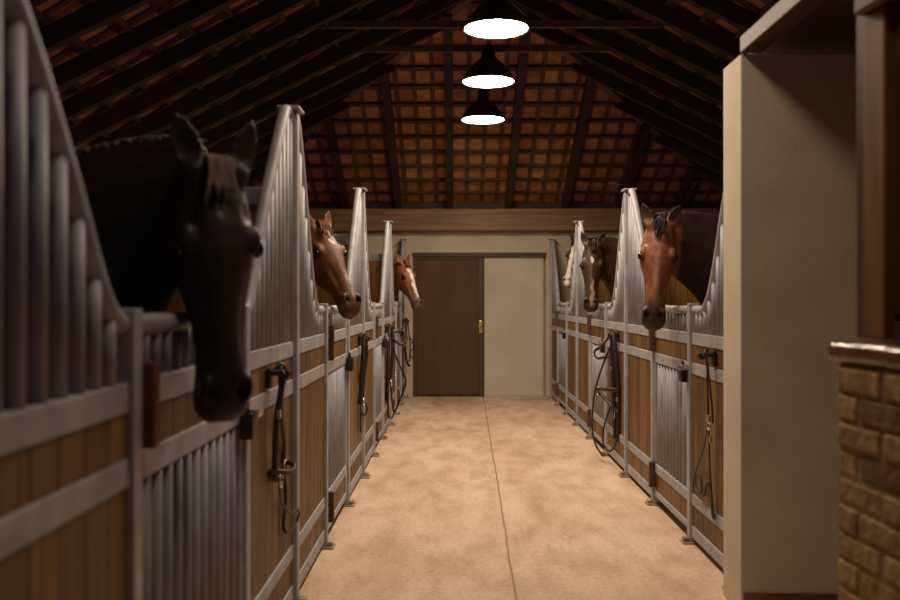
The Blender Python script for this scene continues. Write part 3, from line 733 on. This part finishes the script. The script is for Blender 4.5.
def make_horse(name, label, heading, base, poll, face_dir, pitch, roll, scale, coat, points, muzzle, marks, hair, hair_mat, neck_col=None, ear_spread=1., withers=1.0, hs=1.0, mane_up=False, lock=1.):
    """base: world point on the floor below the chest; poll: world point; face_dir: world angle the face looks to"""
    ch, sh = math.cos(heading), math.sin(heading)
    def w2l(p):
        dx, dy = p[0] - base[0], p[1] - base[1]
        return Vector((ch * dx + sh * dy, -sh * dx + ch * dy, p[2]))
    P = w2l(poll); psi = face_dir - heading
    h = Vector((math.cos(psi), math.sin(psi), 0)); Z = Vector((0, 0, 1))
    A = h * math.cos(pitch) - Z * math.sin(pitch); D = h * math.sin(pitch) + Z * math.cos(pitch); Lt = Z.cross(h)
    R = Matrix.Rotation(roll, 3, D)       # tilt the muzzle sideways, seen from the front
    A = R @ A; Lt = R @ Lt
    hsz = scale * hs
    def H(u, v, w): return P + (A * u + D * v + Lt * w) * hsz
    s = scale
    mb = MB()
    # head
    rs = []
    for u, dv, vv, w, tn, bn in HEAD:
        cv = dv + (vv - dv) * .42
        def shape(y, tn=tn, bn=bn):
            return 1 - tn * max(0, y) ** 1.5 - bn * max(0, -y) ** 1.2
        rs.append(sect(H(u, cv, 0), A, D * hsz, Lt * hsz, dv - cv, cv - vv, w, shape, 22))
    mb.rings(rs)
    for sg in (-1, 1):
        mb.ellipsoid(H(.170, -.020, sg * .084), (A * .045 * hsz, D * .026 * hsz, Lt * .026 * hsz))      # brow
        mb.ellipsoid(H(.165, -.165, sg * .066), (A * .095 * hsz, D * .100 * hsz, Lt * .034 * hsz))      # cheek
        mb.ellipsoid(H(.33, -.055, sg * .052), (A * .11 * hsz, D * .02 * hsz, Lt * .016 * hsz))         # facial crest
        mb.ellipsoid(H(.555, -.034, sg * .052), (A * .040 * hsz, D * .030 * hsz, Lt * .019 * hsz))      # nostril wing
        # ear: crescent loft
        e0 = H(-.02, -.02, sg * .062); ed = (-A * .95 + D * .12 + Lt * sg * .40 * ear_spread).normalized()
        eo = (D * .85 + Lt * sg * .5 * ear_spread); eo = (eo - ed * eo.dot(ed)).normalized(); ew = ed.cross(eo)
        ers = []
        for t, wd, dp in ((-.04, .03, .03), (.0, .034, .032), (.035, .040, .034), (.07, .041, .028), (.10, .033, .020), (.13, .018, .012), (.15, .004, .004)):
            c = e0 + ed * t * hsz + eo * (-.10 * t * t / .18) * hsz * 0
            ring = []
            for k in range(9):
                a = PI + PI * k / 8
                ring.append(c + (ew * math.cos(a) * wd + eo * math.sin(a) * dp) * hsz)
            inner = .42 if t > .03 else -.5
            for k in range(9):
                a = 2 * PI - PI * k / 8
                ring.append(c + (ew * math.cos(a) * wd * .90 + eo * (math.sin(a) * dp * inner + .004)) * hsz)
            ers.append(ring)
        mb.rings(ers)
    mb.ellipsoid(H(.575, -.142, 0), (A * .036 * hsz, D * .024 * hsz, Lt * .036 * hsz))                   # chin
    # neck
    B = Vector((-.38, 0, 1.25 * withers)) * s
    E = H(.04, -.165, 0)
    Te = (Vector((1, 0, -.05)) * .75 + h * .55); Te.normalize()
    ln = (E - B).length
    c1 = B + Vector((.42, 0, .80)).normalized() * ln * .42; c2 = E - Te * ln * .36
    rs = []; crest = []; NN = 16
    for i in range(NN):
        t = i / (NN - 1)
        p = B * (1 - t) ** 3 + c1 * 3 * t * (1 - t) ** 2 + c2 * 3 * t * t * (1 - t) + E * t ** 3
        tg = ((c1 - B) * (1 - t) ** 2 + (c2 - c1) * 2 * t * (1 - t) + (E - c2) * t * t).normalized()
        sd = Z.cross(tg); sd.normalize(); up = tg.cross(sd)
        hd = (.49 + (.185 - .49) * (t ** .9)) * s; w = (.20 + (.082 - .20) * t ** .75) * s
        rs.append(sect(p, tg, up, sd, hd * (.70 + .22 * t), hd, w, lambda y: 1 - .45 * max(0, y) ** 2 - .15 * max(0, -y), 18))
        crest.append((p + up * hd * (.68 + .22 * t), sd.copy(), up.copy(), t))
    mb.rings(rs)
    # trunk
    rs = []
    for x, zc, hh, w in ((.02, 1.10, .10, .08), (-.04, 1.10, .20, .16), (-.16, 1.12, .29, .22), (-.34, 1.17, .36, .26), (-.6, 1.21, .39, .295), (-.9, 1.20, .37, .33), (-1.2, 1.235, .335, .33), (-1.5, 1.28, .315, .305), (-1.74, 1.26, .27, .24), (-1.88, 1.22, .17, .14), (-1.93, 1.2, .07, .06)):
        rs.append(sect(Vector((x, 0, zc * withers)) * s, None, Z, Vector((0, 1, 0)), hh * s, hh * s, w * s, lambda y: 1 - .22 * max(0, y) ** 2, 20))
    mb.rings(rs)
    def limb(pts):
        q = smooth_path([Vector(p[:3]) * s for p in pts], 4); rr = [p[3] * s for p in pts]
        r2 = []
        for i in range(len(rr) - 1): r2 += [rr[i] + (rr[i + 1] - rr[i]) * k / 4 for k in range(4)]
        r2.append(rr[-1]); mb.tube(q, r2, 14)
    for sg in (-1, 1):
        y = sg * .155
        limb([(-.22, y, 1.12, .15), (-.30, y, .95, .115), (-.30, y, .78, .078), (-.29, y, .62, .056), (-.285, y, .50, .056), (-.295, y, .44, .044), (-.30, y, .30, .033), (-.30, y, .21, .043), (-.27, y, .13, .036), (-.245, y, .075, .045), (-.235, y, .0, .062)])
        limb([(-1.55, y, 1.15, .20), (-1.48, y * 1.05, .95, .155), (-1.53, y * 1.05, .80, .105), (-1.68, y * 1.05, .66, .066), (-1.745, y * 1.05, .56, .060), (-1.72, y * 1.05, .46, .046), (-1.69, y * 1.05, .30, .036), (-1.68, y * 1.05, .21, .045), (-1.64, y * 1.05, .13, .037), (-1.615, y * 1.05, .075, .046), (-1.605, y * 1.05, .0, .064)])
    me = mb.mesh(name + '_src')
    tmp = bpy.data.objects.new('tmp', me); COL.objects.link(tmp)
    r = tmp.modifiers.new('r', 'REMESH'); r.mode = 'VOXEL'; r.voxel_size = .0085
    sm = tmp.modifiers.new('s', 'SMOOTH'); sm.iterations = 4; sm.factor = .5
    dg = bpy.context.evaluated_depsgraph_get(); ev = tmp.evaluated_get(dg)
    hm = bpy.data.meshes.new_from_object(ev); bpy.data.objects.remove(tmp); bpy.data.meshes.remove(me)
    hm.name = name
    # sculpt details and colour, in head coordinates
    nv = len(hm.vertices); co = np.empty(nv * 3, np.float32); hm.vertices.foreach_get('co', co); co = co.reshape(-1, 3).astype(np.float64)
    nr = np.empty(nv * 3, np.float32); hm.vertices.foreach_get('normal', nr); nr = nr.reshape(-1, 3)
    q = (co - np.array(P)) / hsz
    u = q @ np.array(A); v = q @ np.array(D); w = q @ np.array(Lt)
    is_head = (u > -.02) & (u < .70) & (v < .10) & (v > -.33) & (np.abs(w) < .15)
    aw = np.abs(w)
    nos = np.exp(-(((u - .572) / .020) ** 2 + ((v + .016) / .020) ** 2 + ((aw - .043) / .015) ** 2)) * is_head
    socket = np.exp(-(((u - .19) / .026) ** 2 + ((v + .040) / .018) ** 2 + ((aw - .11) / .024) ** 2)) * is_head
    mouth = np.exp(-(((v + .112 - .02 * (.6 - u) / .1 * 0) / .005) ** 2)) * (u > .50) * (u < .66) * is_head
    hollow = np.exp(-(((u - .10) / .035) ** 2 + ((v + .01) / .03) ** 2 + ((aw - .075) / .02) ** 2)) * is_head      # above the eye
    grv = np.exp(-(((u - .33) / .09) ** 2 + ((v + .10) / .03) ** 2)) * is_head
    dent = np.exp(-(((u - .40) / .10) ** 2 + ((v + .030) / .018) ** 2 + ((aw - .06) / .025) ** 2)) * is_head       # either side of the nasal bone
    ridge = np.exp(-(((u - .36) / .14) ** 2 + (w / .022) ** 2)) * is_head * (v > -.05)
    co = co - nr * (  .034 * nos + .010 * socket + .006 * mouth + .007 * hollow + .012 * grv + .009 * dent - .004 * ridge)[:, None] * hsz
    hm.vertices.foreach_set('co', co.astype(np.float32).ravel())
    col = np.tile(np.array(coat, float), (nv, 1))
    def blend(mask, c):
        nonlocal col
        col = col * (1 - mask[:, None]) + np.array(c, float)[None] * mask[:, None]
    def sst(x, a, b): t = np.clip((x - a) / (b - a), 0, 1); return t * t * (3 - 2 * t)
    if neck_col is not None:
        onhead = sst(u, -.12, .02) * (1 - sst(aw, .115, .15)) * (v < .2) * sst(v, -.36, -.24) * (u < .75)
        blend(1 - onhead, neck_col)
    blend(1 - sst(co[:, 2], .55 * s, .75 * s), points)
    blend(1 - sst(co[:, 2], .085 * s, .10 * s), (.03, .022, .016))
    ears = sst(-u, .06, .13) * (aw < .2) * (v > -.2)
    blend(ears * .75, points)
    hz = is_head * 1.
    blend(hz * sst(u, .43, .53) * .92, muzzle)
    ring = np.exp(-(((u - .185) / .055) ** 2 + ((v + .045) / .035) ** 2)) * sst(aw, .06, .09) * hz
    blend(ring * .6, points)
    rng = np.random.default_rng(3); wob = .006 * np.sin(u * 60 + 1.3) + .004 * np.sin(u * 23)
    for kind, c, a in marks:
        if kind == 'star': mk = 1 - sst(np.sqrt(((u - a[0]) / a[1]) ** 2 + ((w - a[3] + wob) / a[2]) ** 2), .8, 1.15)
        else:   # strip from u0 to u1, half width a2..a3, offset a4
            t = np.clip((u - a[0]) / (a[1] - a[0]), 0, 1); hwid = a[2] + (a[3] - a[2]) * t
            mk = (1 - sst(np.abs(w - a[4] + wob), hwid * .8, hwid * 1.2)) * sst(u, a[0] - .02, a[0] + .02) * (1 - sst(u, a[1] - .02, a[1] + .02))
        blend(mk * hz * (v > -.09), c)
    blend(np.clip(nos * 2.2, 0, 1), (.006, .004, .004)); blend(np.clip(mouth, 0, 1) * .8, (.01, .006, .005)); blend(np.clip(socket * 1.2, 0, .9), (.01, .007, .006))
    ca = hm.color_attributes.new('coat', 'FLOAT_COLOR', 'POINT')
    ca.data.foreach_set('color', np.c_[col, np.ones(nv)].astype(np.float32).ravel())
    hm.polygons.foreach_set('use_smooth', np.ones(len(hm.polygons), bool)); hm.materials.clear(); hm.materials.append(M['coat']); hm.update()
    root = link('horse', hm); root.location = (base[0], base[1], 0); root.rotation_euler = (0, 0, heading)
    tag(root, label, 'horse', 'horses looking out over the gates')
    for sg in (-1, 1):
        m = MB(); m.ellipsoid(H(.19, -.036, sg * .103), (A * .026 * hsz, D * .021 * hsz, Lt * .019 * hsz), 16, 10); m.build('eye', M['eye'], root)
    # mane, forelock, tail
    rg = random.Random(hash(name) % 1000 if False else len(name) * 7 + 3)
    m = MB(); sgm = 1 if hair > 0 else -1; nl = 260
    for i in range(nl):
        t = .10 + .88 * i / (nl - 1) + rg.uniform(-.01, .01); t = min(.99, max(.05, t))
        f = t * (NN - 1); k = min(int(f), NN - 2); fr = f - k
        c = crest[k][0].lerp(crest[k + 1][0], fr); sd = crest[k][1]; up = crest[k][2]
        ln_ = abs(hair) * rg.uniform(.7, 1.15) * s
        if mane_up:
            a = c - up * .01; pts = [a, a + up * .02 * s + sd * rg.uniform(-.012, .012), a + up * ln_ * .22 + sd * rg.uniform(-.02, .02) + Vector((rg.uniform(-.03, .03), 0, 0))]
        else:
            o_ = rg.uniform(.0, .02)
            pts = [c - up * .01, c + up * .014 + sd * sgm * (.03 + o_) * s, c - up * ln_ * .35 + sd * sgm * (.085 + o_) * s, c - up * ln_ * .75 + sd * sgm * (.105 + o_) * s, c - up * ln_ + sd * sgm * (.11 + o_) * s]
        q_ = smooth_path(pts, 3); rr = [.011 * s * (1 - .85 * i2 / (len(q_) - 1)) for i2 in range(len(q_))]
        m.tube(q_, rr, 5)
    m.build('mane', hair_mat, root)
    m = MB()
    for i in range(int(26 * min(1, lock + .2))):
        w0 = rg.uniform(-.03, .03); l_ = rg.uniform(.08, .17) * lock; ww = w0 * 1.2 + rg.uniform(-.03, .02)
        q_ = smooth_path([H(-.05, -.02, w0), H(-.03, .022, w0), H(.03, .030, (w0 + ww) / 2), H(.03 + l_ * .6, .038, ww), H(.03 + l_, .034, ww)], 3)
        m.tube(q_, [.009 * s * (1 - .85 * j / (len(q_) - 1)) for j in range(len(q_))], 5)
    m.build('forelock', hair_mat, root)
    m = MB()
    for i in range(30):
        a = rg.uniform(0, 2 * PI); rr_ = rg.uniform(0, .05)
        q_ = smooth_path([Vector((-1.88, 0, 1.38 * withers)) * s, Vector((-1.98 + rr_ * .3 * math.cos(a), rr_ * .5 * math.sin(a), 1.25)) * s, Vector((-2.0 + rr_ * math.cos(a), rr_ * math.sin(a), .9)) * s, Vector((-1.98 + rr_ * math.cos(a), rr_ * 1.2 * math.sin(a), .55)) * s], 3)
        m.tube(q_, [.012 * s * (1 - .7 * j / (len(q_) - 1)) for j in range(len(q_))], 5)
    m.build('tail', hair_mat, root)
    return root

D_ = math.radians
HORSES = []
def facing(deg): return D_(-90 + deg)       # 0 = straight to the camera side (-Y), + turns to +X
make_horse('near_black', 'near black horse with shadowed face hanging over the closest left gate', 0, (-.96, 2.66), (-.658, 2.42, 1.80), facing(32), D_(80), D_(0), 1.05,
           (.032, .0185, .015), (.02, .013, .011), (.024, .015, .0135), [('star', (.25, .19, .16), (.115, .012, .008, .0))], -.10, M['hair_rimlit'], hs=1.01, mane_up=True, lock=.4, ear_spread=.7)  # the star here is a forehead highlight painted into the coat
make_horse('chestnut_star', 'chestnut horse with a white star at the second left gate', 0, (-1.22, 5.70), (-.852, 5.56, 1.915), facing(42), D_(52), 0, 1.0,
           (.19, .070, .031), (.07, .03, .016), (.09, .04, .03), [('star', (.72, .66, .58), (.14, .026, .018, .0)), ('strip', (.40, .25, .18), (.36, .56, .009, .012, .012))], .12, M['hair_red'], lock=.5)
make_horse('chestnut_blaze', 'chestnut horse with white blaze at the farthest left gate, near the door', 0, (-1.0, 11.6), (-.66, 11.5, 1.93), facing(44), D_(62), 0, 1.0,
           (.25, .09, .038), (.13, .045, .02), (.15, .085, .07), [('strip', (.75, .68, .6), (.08, .50, .034, .020, .0))], .12, M['hair_red'], lock=.4)
make_horse('bay', 'bay horse with plain brown face at the nearest right gate', PI, (1.80, 5.80), (1.295, 5.58, 1.92), facing(-12), D_(72), D_(-4), 1.03,
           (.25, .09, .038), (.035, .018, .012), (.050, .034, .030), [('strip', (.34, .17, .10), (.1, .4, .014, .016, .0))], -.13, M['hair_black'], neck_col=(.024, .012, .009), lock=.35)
make_horse('dark_snip', 'dark brown horse with white star and pink snip at the middle right gate', PI, (1.72, 8.72), (1.32, 8.5, 1.975), facing(-12), D_(72), D_(-1), 1.0,
           (.062, .032, .022), (.016, .01, .008), (.04, .022, .018), [('star', (.72, .66, .60), (.15, .036, .015, .0)), ('strip', (.45, .27, .22), (.34, .60, .009, .022, .014))], -.12, M['hair_black'], lock=.4)
make_horse('white_face', 'dark horse with broad white blaze half hidden behind the farther right spire', PI, (1.85, 11.62), (1.585, 11.62, 2.22), facing(-34), D_(60), 0, 1.0,
           (.06, .03, .02), (.02, .012, .009), (.55, .32, .26), [('strip', (.8, .70, .62), (.06, .64, .030, .036, .0))], -.12, M['hair_black'], lock=.4)

# ------------------------------------------------------------------ world, camera, view
wd = bpy.data.worlds.new('world'); SC.world = wd; wd.use_nodes = True
bg = wd.node_tree.nodes['Background']; bg.inputs[0].default_value = (.30, .36, .62, 1); bg.inputs[1].default_value = .055
cam = bpy.data.cameras.new('camera'); co_ = bpy.data.objects.new('camera', cam); COL.objects.link(co_)
cam.lens = 35; cam.sensor_width = 36; cam.clip_start = .05
co_.location = (0, 0, 1.45); co_.rotation_euler = (PI / 2, 0, math.atan(6.5 / 875))
cam.dof.use_dof = True; cam.dof.focus_distance = 7.5; cam.dof.aperture_fstop = 2.0
SC.camera = co_
SC.view_settings.view_transform = 'Standard'; SC.view_settings.look = 'None'; SC.view_settings.gamma = 1; SC.view_settings.use_curve_mapping = False
SC.view_settings.exposure = 0
SC.cycles.use_denoising = True
